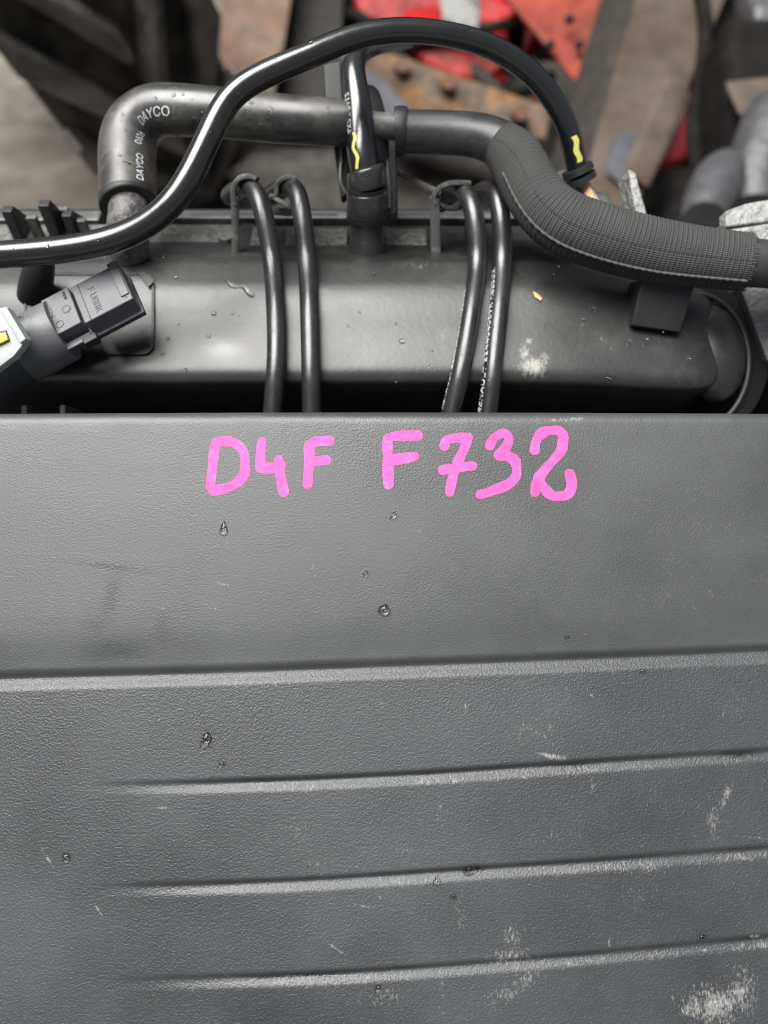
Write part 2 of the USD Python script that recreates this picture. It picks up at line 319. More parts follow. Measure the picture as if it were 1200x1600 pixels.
def cover_mesh(rows):                                  # rows: (b function of a, extra h)
    A = as_[None].repeat(len(rows), 0); B = np.array([r[0](as_) for r in rows]); Hh = np.array([np.full_like(as_, r[1]) for r in rows])
    e = np.maximum(0, np.abs(A) - (AMAX - .012)) / .012
    drop = -.03 * (1 - np.sqrt(np.maximum(0, 1 - e ** 2)))
    P = cover_pt(A, np.maximum(B, 0.0), Hh + drop)
    gi = np.arange(A.size).reshape(A.shape); q = np.stack([gi[:-1, :-1], gi[1:, :-1], gi[1:, 1:], gi[:-1, 1:]], -1).reshape(-1, 4)
    return P.reshape(-1, 3), q, A.ravel(), B.ravel()
RL = .0042
lip = [(lambda a, k=k: a * 0 + .0002, -k) for k in (.045, .03, .018, .010, .006)]
lip += [(lambda a, t=t: a * 0 + .0002 + RL * (1 - math.cos(t)), -RL * (1 - math.sin(t))) for t in np.linspace(0, math.pi / 2, 9)]
up_rows = lip + [(lambda a, t=t: RL + .0002 + (STEP(a) - RL - .0002) * t, 0) for t in 1 - (1 - np.linspace(0, 1, 170)[1:]) ** 1.5]
lo_rows = [(lambda a, t=t: STEP(a) + (BMAX - STEP(a)) * t, 0) for t in np.linspace(0, 1, 380) ** 1.0]
lo_rows += [(lambda a, t=t: a * 0 + BMAX + .008 * math.sin(t), -.008 * (1 - math.cos(t))) for t in np.linspace(.2, math.pi / 2, 6)] + [(lambda a: a * 0 + BMAX + .008, -.04)]
DROPS = [(349, 826, 6, 11, 'teardrop water bead under the handwritten letter D'), (615, 806, 5, 6, 'small water bead under the second handwritten F'),
         (571, 897, 4, 5, 'tiny water bead between the F drop and the double drop'), (600, 953, 9, 9, 'double dark water bead in the middle of the upper band'),
         (320, 1157, 8, 12, 'large oval water bead just below the step at left'), (345, 1196, 4, 5, 'tiny water bead below the large oval one near the first groove'),
         (98, 1344, 7, 7, 'water bead alone near the left edge of the grooved panel'), (736, 1364, 11, 8, 'wide water bead lying in the second groove'),
         (683, 1379, 6, 5, 'small bright water bead under the second groove'), (590, 1548, 5, 5, 'water bead below the third groove'), (1103, 1470, 5, 4, 'tiny water bead on the third groove at right'),
         (887, 995, 3, 3, 'speck of water above the step at right'), (1008, 1050, 4, 3, 'tiny water bead on the step at right'), (708, 1404, 4, 4, 'faint water bead between second and third groove')]
def cover_dirt(A, B):
    P = np.stack([A, B], 1); d = np.zeros((len(A), 3))
    def spot(px, py, rx, ry, amp, ch=0, rot=0):
        c = ab(px, py); q = (P - c) / MM; cr, sr = math.cos(rot), math.sin(rot)
        u, v = q[:, 0] * cr + q[:, 1] * sr, -q[:, 0] * sr + q[:, 1] * cr
        d[:, ch] = np.maximum(d[:, ch], amp * np.exp(-((u / rx) ** 2 + (v / ry) ** 2)))
    for s in [(1125, 1575, 55, 35, .52), (1165, 1555, 30, 50, .42), (1090, 1585, 30, 14, .5), (800, 1500, 45, 16, .38), (815, 1540, 70, 18, .36, 0, -.6), (800, 1465, 22, 30, .32), (1120, 1285, 12, 42, .36), (1140, 1250, 8, 30, .4, 0, .4),
              (862, 1183, 26, 5, .62, 0, .15), (885, 655, 32, 4, .6, 0, -.08), (470, 1300, 18, 30, .28), (640, 1330, 30, 12, .25), (690, 1270, 12, 40, .26), (930, 1230, 10, 20, .3), (600, 1560, 60, 20, .26), (690, 1540, 8, 30, .3),
              (860, 1310, 60, 20, .2), (720, 1440, 10, 60, .25), (1020, 1360, 60, 14, .28), (520, 1350, 50, 12, .2), (1000, 1400, 40, 30, .2), (480, 940, 6, 4, .45), (250, 950, 6, 4, .4), (655, 830, 5, 5, .4), (250, 1265, 9, 3, .5),
              (260, 808, 26, 4, .26, 0, .1), (660, 668, 30, 4, .3, 0, .3), (1150, 1110, 40, 30, .18), (1040, 930, 50, 30, .16), (1185, 1470, 14, 4, .6)]: spot(*s)
    for s in [(165, 885, 75, 7, .8, 1, .12), (172, 930, 13, 40, .7, 1, .25), (150, 975, 24, 12, .4, 1), (180, 1015, 55, 22, .45, 1), (130, 800, 120, 30, .22, 1), (250, 980, 12, 40, .25, 1), (895, 1199, 34, 5, .95, 1, -.06), (1160, 1182, 36, 7, 1, 1, -.05),
              (740, 1364, 20, 9, 1, 1), (500, 1528, 60, 4, 1, 1, -.03), (420, 1532, 40, 3, .9, 1), (1170, 1474, 40, 4, .9, 1, -.1), (700, 920, 300, 60, .14, 1), (300, 830, 20, 90, .15, 1), (110, 1330, 90, 60, .15, 1)]: spot(*s)
    for (ln, _, _, _), (x0, x1) in zip(RIBS, RAX):
        sg = B - ln(A); w = sm((A - x0) / (x1 - x0))
        nz = meshkit.fbm(np.stack([A * 60, B * 20, A * 0], 1), 4, 21)
        d[:, 0] = np.maximum(d[:, 0], w * .30 * np.exp(-((sg - .002) / .0022) ** 2) * np.clip(2.4 * nz - .6, 0, 1))
        d[:, 1] = np.maximum(d[:, 1], w * .5 * np.exp(-((sg + .0006) / .0010) ** 2) * np.clip(3 * nz - 1.1, 0, 1))  # broken dark line along the far wall of each groove
    d[:, 0] = np.maximum(d[:, 0], .28 * np.exp(-((B - STEP(A) - .003) / .0026) ** 2) * np.clip(2.4 * meshkit.fbm(np.stack([A * 45, B * 15, A * 0], 1), 4, 31) - .7, 0, 1))
    big = meshkit.fbm(np.stack([A * 28, B * 28, A * 0], 1), 5, 41)
    d[:, 0] = np.maximum(d[:, 0], .20 * np.clip(4 * (big - .58), 0, 1) * (B > .08))
    d[:, 1] = np.maximum(d[:, 1], .35 * np.clip(4 * (meshkit.fbm(np.stack([A * 14, B * 22, A * 0], 1), 5, 51) - .56), 0, 1))
    for px, py, rx, ry, _ in DROPS: spot(px + 1, py + 1, rx * 1.0, ry * 1.0, 1.2, 1)
    r2 = np.random.default_rng(12)
    for _ in range(46):
        px, py = r2.uniform(0, 1200), r2.uniform(690, 1600)
        spot(px, py, r2.uniform(5, 26), 2.2, r2.uniform(.3, .55) * (.7 if py < 1000 else 1), 0, r2.choice([-.15, .1, 1.2, 1.5, .7]) + r2.normal() * .2)
    ns = meshkit.fbm(np.stack([A * 300, B * 300, A * 0], 1), 4, 5)
    d[:, 0] *= .55 + .9 * ns; d[:, 1] *= np.clip(.5 + 1.0 * meshkit.fbm(np.stack([A * 900, B * 900, A * 0], 1), 3, 9), 0, 1.15)
    return np.clip(d, 0, 1.2)
cov = thing('engine_cover', 'dark grey grained plastic engine cover with pink handwriting and three grooves', 'engine cover', cover_px(600, 1300) - [0, 0, .05])
v, q, A, B = cover_mesh(up_rows); part(cov, 'upper_panel', (v, q), M_cover, smooth=True, attr=cover_dirt(A, B), label='smoother rear band bearing the pink handwriting')
v, q, A, B = cover_mesh(lo_rows); part(cov, 'lower_panel', (v, q), M_covlo, smooth=True, attr=cover_dirt(A, B), label='coarser grooved front area of the cover')

def zpx(pts): return [(250 + x / 1.7143, 620 + y / 1.7143) for x, y in pts]
GLYPHS = [('D', [[(146, 132), (140, 190), (134, 240)], [(150, 122), (185, 119), (212, 132), (227, 160), (228, 195), (212, 225), (180, 243), (143, 251)]]),
          ('4', [[(273, 120), (269, 155), (270, 190), (300, 191), (322, 184)], [(318, 168), (322, 205), (331, 254)]]),
          ('F', [[(395, 234), (399, 180), (400, 134), (420, 119), (454, 118)], [(400, 177), (420, 172), (446, 170)]]),
          ('F', [[(612, 235), (610, 180), (609, 112), (640, 105), (690, 104)], [(610, 172), (645, 166), (683, 160)]]),
          ('7', [[(762, 131), (768, 116), (800, 110), (826, 108), (812, 145), (792, 190), (776, 255)], [(758, 196), (800, 189), (838, 185)]]),
          ('3', [[(884, 130), (900, 106), (922, 97), (935, 112), (928, 134), (908, 156), (934, 160), (954, 178), (956, 205), (936, 232), (900, 248), (858, 262)]]),
          ('2', [[(1004, 142), (1012, 110), (1036, 91), (1064, 89), (1081, 106), (1078, 136), (1052, 172), (1020, 210), (1008, 235), (1005, 255)], [(1014, 214), (1030, 245), (1058, 266), (1088, 264), (1103, 240), (1098, 206)]])]
for gi_, (ch, strokes) in enumerate(GLYPHS):
    polys = []
    for st in strokes:
        p = np.array(zpx(st)); L = np.concatenate([[0], np.cumsum(np.linalg.norm(np.diff(p, axis=0), axis=1))])
        t = np.linspace(0, L[-1], 40); p = np.stack([PchipInterpolator(L, p[:, k])(t) for k in (0, 1)], 1)
        w = 7.7 + 2.2 * (meshkit.noise(np.stack([t / 14, t * 0 + gi_ * 7, t * 0], 1), 2) - .5)
        polys.append(unary_union([Polygon(list(Point(*a).buffer(ra, 10).exterior.coords)).union(Point(*b).buffer(rb, 10)).convex_hull for a, b, ra, rb in zip(p[:-1], p[1:], w[:-1], w[1:])]))
    sh = unary_union(polys).simplify(.15)
    ms = []
    for pg in getattr(sh, 'geoms', [sh]):
        e = trimesh.creation.extrude_polygon(pg, 1.0, engine='earcut'); v, f = trimesh.remesh.subdivide_to_size(e.vertices, e.faces, 7)
        q = np.array([ab(x, y) for x, y in v[:, :2]]); w = cover_pt(q[:, 0], q[:, 1], np.where(v[:, 2] > .5, .00009, -.0003))
        w = w; ms.append(trimesh.Trimesh(w, f[:, ::-1], process=False))
    part(cov, 'handwritten_character', cat(ms), M_pink, label=f'pink marker {"figure" if ch.isdigit() else "letter"} {ch}' + (' after the gap' if gi_ == 3 else ''), smooth=30)

# water drops standing on the cover
for px, py, rx, ry, lab in DROPS:
    m = trimesh.creation.icosphere(3, 1.0); w = m.vertices.copy()
    ang = np.arctan2(w[:, 1], w[:, 0]); k = 1 + .13 * np.sin(2 * ang + px) + .1 * np.sin(3 * ang + py)
    w[:, 0] *= k; w[:, 1] *= k; w[:, 2] = np.where(w[:, 2] < 0, w[:, 2] * .12, w[:, 2] * .75)
    taper = 1 - .35 * np.clip(w[:, 1], -1, 1) * (ry > rx)
    a0, b0 = ab(px, py)
    al, bl = a0 + MM * (rx * w[:, 0] * taper + .25 * rx * w[:, 1]), b0 - MM * ry * w[:, 1]
    v = cover_pt(al, bl, 0) + np.multiply.outer(w[:, 2] * MM * min(rx, ry) * 1.0, CN)
    single('water_drop', lab, 'water drop', trimesh.Trimesh(v, m.faces, process=False), M_water, group='water drops on the engine cover', smooth=True)

# ------------------------------------------------------------------ engine block, dark beneath everything
blk = thing('engine_block', 'black engine block in the dark gap under the cover', 'engine', (0, .27, .02))
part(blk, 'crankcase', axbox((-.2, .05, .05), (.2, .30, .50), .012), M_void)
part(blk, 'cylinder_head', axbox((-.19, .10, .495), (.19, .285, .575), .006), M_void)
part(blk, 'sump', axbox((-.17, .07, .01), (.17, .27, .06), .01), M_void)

# ------------------------------------------------------------------ intake manifold
prof = [(393, .364), (399, .356), (412, .3495), (440, .3435), (500, .3375), (555, .333), (585, .332), (598, .3335), (608, .338), (620, .348), (640, .366), (668, .40)]
yz = np.array([U(600, r, d)[1:] for r, d in prof])
Ls = np.concatenate([[0], np.cumsum(np.linalg.norm(np.diff(yz, axis=0), axis=1))])
front = np.stack([PchipInterpolator(Ls, yz[:, k])(np.linspace(0, Ls[-1], 110)) for k in (0, 1)], 1)
facespl = PchipInterpolator([r for r, _ in prof], [d for _, d in prof])
ring = np.vstack([front, [(front[-1, 0] + .03, front[-1, 1] - .012)], [(front[0, 0] + .035, front[-1, 1] - .01)], [(front[0, 0] + .035, front[0, 1] - .012)], [(front[0, 0] + .010, front[0, 1] - .0035)], [(front[0, 0] + .004, front[0, 1] - .0008)]])
XL, XR = U(-160, 500, .337)[0], U(1146, 500, .337)[0]
xs = np.concatenate([np.linspace(XL, XR - .03, 560), XR - .03 * (1 - np.sin(np.linspace(0, math.pi / 2, 40)[1:]))])
cen = np.array([front[:, 0].mean() + .02, front[:, 1].mean() - .005])
vs = []
for x in xs:
    t = np.clip((x - (XR - .03)) / .03, 0, 1); k = .62 + .38 * math.sqrt(max(0, 1 - t ** 2.4)) if t > 0 else 1.0
    rr = cen + (ring - cen) * k
    # sag of the top towards the right end and a bulge round the middle
    rr = rr + np.array([0, -.004]) * sm((x - .06) / .07)
    vs.append(np.column_stack([np.full(len(rr), x), rr]))
vs = np.array(vs); n, m_ = vs.shape[:2]; i = np.arange(n - 1)[:, None] * m_; j = np.arange(m_)[None]; k = (j + 1) % m_
q = np.stack([i + j, i + m_ + j, i + m_ + k, i + k], -1).reshape(-1, 4); f = np.vstack([q[:, [0, 1, 2]], q[:, [0, 2, 3]]])
vv = vs.reshape(-1, 3); f = np.vstack([f, [(len(vv), (n - 1) * m_ + (jj + 1) % m_, (n - 1) * m_ + jj) for jj in range(m_)]]); vv = np.vstack([vv, [xs[-1] + .001, *cen]])
def proj(p):
    d = p - EYE; z = d @ FW; return 600 + FPX * (d @ RT) / z, 800 - FPX * (d @ UP) / z
PX, PY = proj(vv); dm = np.zeros((len(vv), 3))
def mspot(px, py, rx, ry, amp, ch=0):
    dm[:, ch] = np.maximum(dm[:, ch], amp * np.exp(-(((PX - px) / rx) ** 2 + ((PY - py) / ry) ** 2)))
for s in [(832, 573, 22, 15, .85), (820, 550, 8, 14, .8), (850, 562, 9, 12, .6), (826, 533, 7, 5, .75), (912, 508, 4, 3, .5), (940, 530, 3, 3, .5), (955, 545, 3, 3, .45), (610, 510, 10, 4, .35), (370, 400, 80, 12, .22), (1060, 600, 4, 3, .5), (660, 415, 40, 8, .25), (700, 530, 30, 20, .1)]: mspot(*s)
for s in [(350, 545, 26, 14, .7, 1), (695, 520, 9, 12, .6, 1), (375, 450, 22, 12, .5, 1), (600, 470, 200, 10, .12, 1)]: mspot(*s)
dm *= (.6 + .8 * meshkit.fbm(np.stack([PX / 9, PY / 9, PX * 0], 1), 4, 3))[:, None]
man_ = thing('intake_manifold', 'black plastic intake manifold behind the cover with rounded front face', 'intake manifold', (0, .27, .57))
part(man_, 'plenum_body', trimesh.Trimesh(vv, f, process=False), M_mani, smooth=40, attr=dm)
# top flange behind the crest, its slot and its rear rail
ZF = .6335
def fl(px, py): return H(px, py, ZF)
yF0, yF1 = fl(600, 396)[1], fl(600, 350)[1]
part(man_, 'top_flange', axbox((U(-160, 360, .38)[0], yF0 - .012, ZF - .012), (U(366, 360, .38)[0], yF1, ZF), .0006), M_grime, label='grimy flat flange along the back of the manifold')
part(man_, 'top_flange', axbox((U(367, 360, .38)[0], yF0 - .012, ZF - .012), (U(1010, 360, .38)[0], yF1, ZF - .0008), .0006), M_black, label='darker cleaner right end of the flange')
x0, x1 = U(250, 345, .385)[0], U(820, 345, .385)[0]
part(man_, 'rear_rail', axbox((x0, yF1 + .002, ZF - .014), (x1, yF1 + .0065, ZF + .0018), .0009), M_blackdust, label='thin raised rail with a pale worn top')
part(man_, 'rear_rail', axbox((U(-160, 340, .385)[0], yF1 + .0012, ZF - .014), (U(158, 340, .385)[0], yF1 + .0085, ZF + .0014), .0009), M_blackdust)
part(man_, 'rear_wall', axbox((U(-160, 340, .385)[0], yF1 + .014, ZF - .03), (x1, yF1 + .018, ZF - .004), .0012), M_black)
for px0, px1, py0 in [(395, 412, 352), (448, 468, 356), (494, 542, 356), (604, 668, 356)]:      # pale raised blocks on the flange
    a, b = H(px0, py0, ZF + .002), H(px1, 393, ZF + .002)
    part(man_, 'flange_pad', axbox((a[0], b[1], ZF - .003), (b[0], a[1], ZF + .0018), .0006), M_grime)
part(man_, 'flange_recess', axbox((U(374, 370, .376)[0], yF0 + .001, ZF - .002), (U(396, 370, .376)[0], yF1 - .001, ZF + .0009), .0003), M_black)
part(man_, 'flange_recess', axbox((U(728, 370, .376)[0], yF0 + .001, ZF - .002), (U(800, 370, .376)[0], yF1 - .001, ZF + .0012), .0003), M_black)
# fins at the left end
for px0, px1, top, base in [(20, 33, 331, 378), (78, 92, 322, 377), (106, 118, 338, 374)]:
    yb = H((px0 + px1) / 2, base, ZF)[1]; xa, xb = U(px0, base, .372)[0], U(px1, base, .372)[0]
    zt = Vp(px0, top, yb)[2]
    P = [(x, y, z) for x in (xa, xb) for y, z in ((yb, ZF - .002), (yb, zt), (yb + .0035, zt), (yb + .017, ZF - .002))]
    part(man_, 'fin', hull_pts(P, .0005, 8), M_black)
for px0, px1, top, base in [(50, 66, 341, 372), (88, 110, 328, 360), (126, 140, 346, 372)]:
    yb = H((px0 + px1) / 2, base, ZF)[1]; zt = Vp(px0, top, yb)[2]
    part(man_, 'web_plate', axbox((U(px0, base, .375)[0], yb, ZF - .003), (U(px1, base, .375)[0], yb + .003, zt), .0005), M_grime)
part(man_, 'screw', place(trimesh.creation.icosphere(2, .0014), H(120, 340, ZF + .003), RT, [0, 1, 0], [0, 0, 1]), M_copper, label='tiny rusty screw beside the fins')
part(man_, 'screw', place(trimesh.creation.cylinder(.0034, .003, sections=20), H(353, 372, ZF + .0006), RT, [0, 1, 0], [0, 0, 1]), M_grime, label='rust stained boss by the first lead clip')
# spigots
def spigot(px, py_base, py_top, rpx, d, mat, name='hose_spigot', dx=0):
    b = H(px, py_base, ZF - .004); t_ = Vp(px + dx, py_top, b[1])
    r = rpx * np.dot(b - EYE, FW) / FPX
    tb = Tube([(*b, r * 1.05), (*(b * .7 + t_ * .3), r), (*(b * .3 + t_ * .7), r), (*t_, r * .98)], step=.001, world=True)
    part(man_, name, tb.mesh(40), mat)
part(man_, 'hose_spigot', Tube([(198, 402, .357, 36), (199, 375, .3465, 33), (200, 345, .3400, 31.5), (201, 318, .3420, 30.5), (200.5, 305, .3437, 30)], step=.001).mesh(40), M_grime)
part(man_, 'hose_spigot', Tube([(573, 404, .3635, 29), (573, 385, .360, 27), (573, 360, .356, 26), (573.5, 325, .3495, 26)], step=.001).mesh(40), M_conn)
# lead clips: post and hook
def clip(posts, hook, r=5):
    part(man_, 'lead_clip', cat([Tube(posts, step=.0012).mesh(16, a=1.5, b=1, power=5), Tube(hook, step=.0008).mesh(14, a=1.9, b=.75, power=5)]), M_blackdust)
clip([(368, 398, .363, 6), (368, 350, .356, 6), (367, 305, .349, 6)], [(367, 318, .351, 6), (365, 296, .348, 6), (372, 281, .346, 6), (388, 276, .345, 6), (402, 281, .345, 6)])
clip([(432, 330, .362, 6), (440, 331, .360, 6), (452, 332, .358, 6)], [(424, 308, .352, 5), (432, 303, .351, 5), (433, 290, .350, 5.5), (444, 279, .348, 6), (462, 279, .347, 6)])
part(man_, 'lead_clip', Tube([(424, 307, .352, 5), (436, 314, .351, 5), (448, 321, .351, 5), (458, 326, .352, 5)], step=.0008).mesh(14, a=1.5, b=.8, power=5), M_blackdust, label='lower jaw of the second clip')
clip([(681, 400, .363, 8), (680, 355, .357, 8), (679, 308, .350, 8)], [(680, 318, .351, 6), (680, 303, .349, 6), (692, 291, .347, 6), (712, 286, .346, 6), (735, 286, .346, 5)])
part(man_, 'lead_clip', Tube([(688, 318, .352, 5), (700, 325, .352, 5), (720, 322, .352, 5), (728, 312, .351, 4)], step=.0008).mesh(14, a=1.4, b=.8, power=5), M_black)
part(man_, 'clip_arm', Tube([(612, 265, .368, 8), (650, 284, .364, 8), (692, 304, .358, 8)], step=.002).mesh(16, a=1, b=.7, power=5), M_blackdust, label='slanted arm joining the clip to the centre pipe')
# bracket and flange at the right end
part(man_, 'bracket', prism_px([(1004, 440, .331), (1082, 445, .331), (1060, 516, .336), (990, 506, .336)], FW * .03 + UP * .006, .0009), M_black, label='black bracket under the sleeved hose')
ec = U(1112, 550, .3535); sx_, sy_ = 54 * .352 / FPX, 82 * .352 / FPX
dome_ = trimesh.creation.icosphere(4, 1.0); dome_.vertices *= [sx_, sy_, .011]
ez = -FW * .93 + RT * .3 + UP * .2; ez /= np.linalg.norm(ez); ex = RT - ez * (RT @ ez); ex /= np.linalg.norm(ex); ey = np.cross(ez, ex)
part(man_, 'end_dome', place(dome_, ec, ex, ey, ez), M_mani, attr=np.zeros((len(dome_.vertices), 3)), smooth=True)
def ell(cx, cy, rx, ry, a0, a1, n=40): return [(cx + rx * math.cos(t), cy + ry * math.sin(t)) for t in np.linspace(math.radians(a0), math.radians(a1), n)]
outer, inner = ell(1085, 565, 116, 122, -115, 75), ell(1085, 565, 84, 106, -115, 75)
fr_ = np.array([U(x, y, .3515) for x, y in outer] + [U(x, y, .3515) for x, y in inner[::-1]])
pgr = Polygon(outer + inner[::-1]); e = trimesh.creation.extrude_polygon(pgr, 1.0, engine='earcut')
part(man_, 'end_flange', trimesh.Trimesh(np.array([U(x, y, .352 + .012 * (z < .5)) for x, y, z in e.vertices]), e.faces[:, ::-1], process=False), M_void, label='black flange ring round the manifold end')
part(man_, 'flange_lip', Tube([(x, y, .3505, 4.0) for x, y in ell(1086, 565, 84, 106, -112, 72, 14)], step=.0012).mesh(16), M_black, smooth=True)
for px in (38, 98):
    part(man_, 'lower_rib', prism_px([(px - 3, 634, .332), (px + 3, 634, .332), (px + 3, 660, .333), (px - 3, 660, .333)], FW * .02, .0004), M_blackdust)
# recess plate under the sensor
def facept(px, py, off=0.0): return U(px, py, float(facespl(py)) - off)
pg = Polygon([(40, 428), (238, 428), (238, 551), (40, 551)]).buffer(-16).buffer(16, 8)
def on_face(pg, h0, h1, size=8):
    e = trimesh.creation.extrude_polygon(pg, 1.0, engine='earcut'); v, f = trimesh.remesh.subdivide_to_size(e.vertices, e.faces, size)
    w = np.array([facept(x, y, h0 if z < .5 else h1) for x, y, z in v]); return trimesh.Trimesh(w, f[:, ::-1], process=False)
part(man_, 'sensor_pad', on_face(pg, -.003, .0012), M_mani, label='rounded square pad under the sensor plug', smooth=30)
part(man_, 'pad_edge', on_face(pg.buffer(2.5).difference(pg.buffer(-1.5)), -.003, .0017, 8), M_black, smooth=30)
part(man_, 'pad_clip', on_face(Polygon([(216, 426), (226, 424), (240, 440), (232, 448)]), 0, .003, 10), M_black)

# water on the manifold
fp = [(375, 445)]
spots = []
for _ in range(55):
    px, py = rng.uniform(250, 1080), rng.uniform(410, 600)
    if 395 < px < 510 or 690 < px < 810: continue
    spots.append((facept(px, py), -FW + UP * .4, rng.uniform(.0003, .0009)))
for px, py, r in [(255, 402, .0012), (284, 398, .0009), (334, 490, .0011), (326, 525, .0009), (290, 578, .001), (628, 533, .0012), (147, 572, .0011), (133, 578, .0008)]: spots.append((facept(px, py), -FW + UP * .4, r))
part(man_, 'water_droplets', drops_on(None, spots), M_water, smooth=True, kind='stuff')
trick = unary_union([Point(355 + t * 38, 440 + t * 18 + 3 * math.sin(t * 7)).buffer(2.2 + 3 * t * t + 1.3 * math.sin(t * 9), 8) for t in np.linspace(0, 1, 24)])
e = trimesh.creation.extrude_polygon(trick, 1.0, engine='earcut'); 
v, f = trimesh.remesh.subdivide_to_size(e.vertices, e.faces, 3)
dd = np.array([trick.exterior.distance(Point(x, y)) for x, y in v[:, :2]])
w = np.array([facept(x, y, -.0002 if z < .5 else .0001 + .0011 * math.sqrt(min(1, d_ / 4))) for (x, y, z), d_ in zip(v, dd)])
single('water_trickle', 'short wet trickle of clear water left of the first ignition lead', 'water drop', trimesh.Trimesh(w, f[:, ::-1], process=False), M_water, smooth=50)
single('dry_leaf_scrap', 'tiny tan leaf scrap on the manifold under the sleeved hose', 'leaf', on_face(Polygon([(832, 455), (839, 458), (847, 466), (845, 470), (836, 464)]), .0002, .001, 4), M_leaf)

# ------------------------------------------------------------------ ignition leads
def lead(pts, label, text=None):
    tb = Tube(pts, step=.0011)
    t_ = thing('ignition_lead', label, 'ignition lead', tb.c[-1], group='four black ignition leads over the manifold')
    part(t_, 'cable', tb.mesh(30), M_lead, smooth=True)
    if text:
        for tx, px, py, th, ht in text:
            part(t_, 'printed_text', tb.wrap(meshkit.text_mesh(tx, ht, .00012), tb.sof(px, py), th, -1, 1), M_print, smooth=False)
    sp = [(tb.len() * rng.uniform(.15, .95), rng.uniform(-1.2, 1.2), rng.uniform(.0003, .0007)) for _ in range(14)]
    part(t_, 'water_droplets', tube_drops(tb, sp), M_water, smooth=True, kind='stuff')
lead([(360, 306, .372, 15), (382, 292, .354, 15), (401, 304, .344, 15), (414, 345, .341, 15), (424, 400, .342, 15), (430, 470, .334, 15), (432, 540, .3285, 15), (430, 590, .327, 15), (426, 640, .330, 15), (422, 690, .336, 15)],
     'first ignition lead from the left, bowed and without any print')
lead([(420, 308, .374, 15), (444, 294, .356, 15), (463, 300, .345, 15), (473, 345, .341, 15), (479, 400, .342, 15), (483, 470, .334, 15), (485, 540, .3285, 15), (486, 590, .327, 15), (487, 640, .330, 15), (487, 690, .336, 15)],
     'straight ignition lead just left of the centre pipe')
lead([(688, 318, .372, 14), (708, 302, .358, 14), (729, 305, .346, 15), (742, 345, .341, 15), (746, 400, .342, 15), (739, 470, .334, 15), (728, 540, .3285, 15), (718, 590, .327, 15), (706, 640, .330, 15), (696, 690, .336, 15)],
     'curved ignition lead with faint print on its left edge', [('RENAULT 224404059R H620UM', 706, 640, 1.2, .0024)])
lead([(738, 312, .370, 14), (758, 297, .356, 14), (774, 304, .3455, 15), (783, 345, .342, 15), (785, 400, .343, 15), (781, 470, .335, 15), (774, 540, .3295, 15), (769, 590, .328, 15), (763, 640, .331, 15), (758, 690, .337, 15)],
     'rightmost ignition lead with white part number along it', [('RENAULT 224404059R H620UM', 763, 648, .80, .0029)])

# ------------------------------------------------------------------ large left breather hose
hb = Tube([(201, 320, .342, 43), (200, 290, .3455, 44), (199, 250, .3495, 44), (206, 205, .351, 43), (232, 178, .349, 40), (275, 172, .346, 38), (340, 176, .344, 37), (420, 184, .344, 36), (500, 190, .344, 35), (556, 194, .345, 34)], step=.0012)
hose = thing('breather_hose', 'thick black elbow hose rising from the manifold at left', 'hose', hb.c[0])
part(hose, 'rubber_tube', hb.mesh(48), M_rubwet, smooth=True)
rim = Tube([(201.3, 322.5, .3417, 43), (201, 320, .342, 45), (200.6, 314, .3427, 45)], step=.0004)
part(hose, 'shadow_rim', rim.mesh(48), M_black, label='cut end of the hose, black for the shadow inside it')  # shadow inside the hose mouth painted as a black ring
part(hose, 'printed_text', hb.wrap(meshkit.text_mesh('DAYCO', .0036, .00012), hb.sof(222, 184), .22, 1, -1), M_print, smooth=False)
part(hose, 'printed_text', hb.wrap(meshkit.text_mesh('0616', .0029, .00012), hb.sof(213, 250), .50, 1, -1), M_print, smooth=False)
part(hose, 'printed_text', hb.wrap(meshkit.text_mesh('DAYCO', .0029, .00012), hb.sof(213, 310), .55, 1, -1), M_print, smooth=False)
sp = [(hb.len() * rng.uniform(.05, .98), rng.uniform(-.7, 1.3), rng.uniform(.0004, .0011)) for _ in range(75)]
part(hose, 'water_droplets', tube_drops(hb, sp), M_water, smooth=True, kind='stuff')

# tee between the two hoses
tp = Tube([(548, 196, .345, 26), (580, 197, .346, 22), (606, 198, .346, 20), (640, 200, .347, 20)], step=.0012)
tee = thing('tee_pipe', 'short grey plastic tee joining the two big hoses', 'pipe joint', U(580, 240, .35))
part(tee, 'cross_tube', tp.mesh(36), M_blackdust, smooth=True)
part(tee, 'hub', Tube([(572, 150, .358, 22), (574, 190, .354, 30), (577, 230, .352, 31), (580, 265, .352, 26)], step=.0015).mesh(32), M_black, smooth=True)
part(tee, 'side_lug', prism_px([(522, 215, .352), (545, 215, .352), (545, 300, .356), (535, 306, .356)], FW * .006, .0008), M_black)
part(tee, 'side_lug', prism_px([(600, 240, .352), (617, 240, .352), (619, 330, .357), (608, 336, .357)], FW * .006, .0008), M_black)
part(tee, 'spring_clip', Tube([(530, 218, .350, 3), (533, 255, .350, 3), (536, 295, .351, 3), (541, 302, .352, 3)], step=.001).mesh(10), M_blackdust)
part(tee, 'spring_clip', Tube([(604, 250, .350, 3), (607, 290, .350, 3), (608, 325, .351, 3)], step=.001).mesh(10), M_blackdust)
part(tee, 'back_post', prism_px([(508, 105, .37), (530, 100, .37), (534, 165, .372), (512, 165, .372)], FW * .008, .001), M_black)

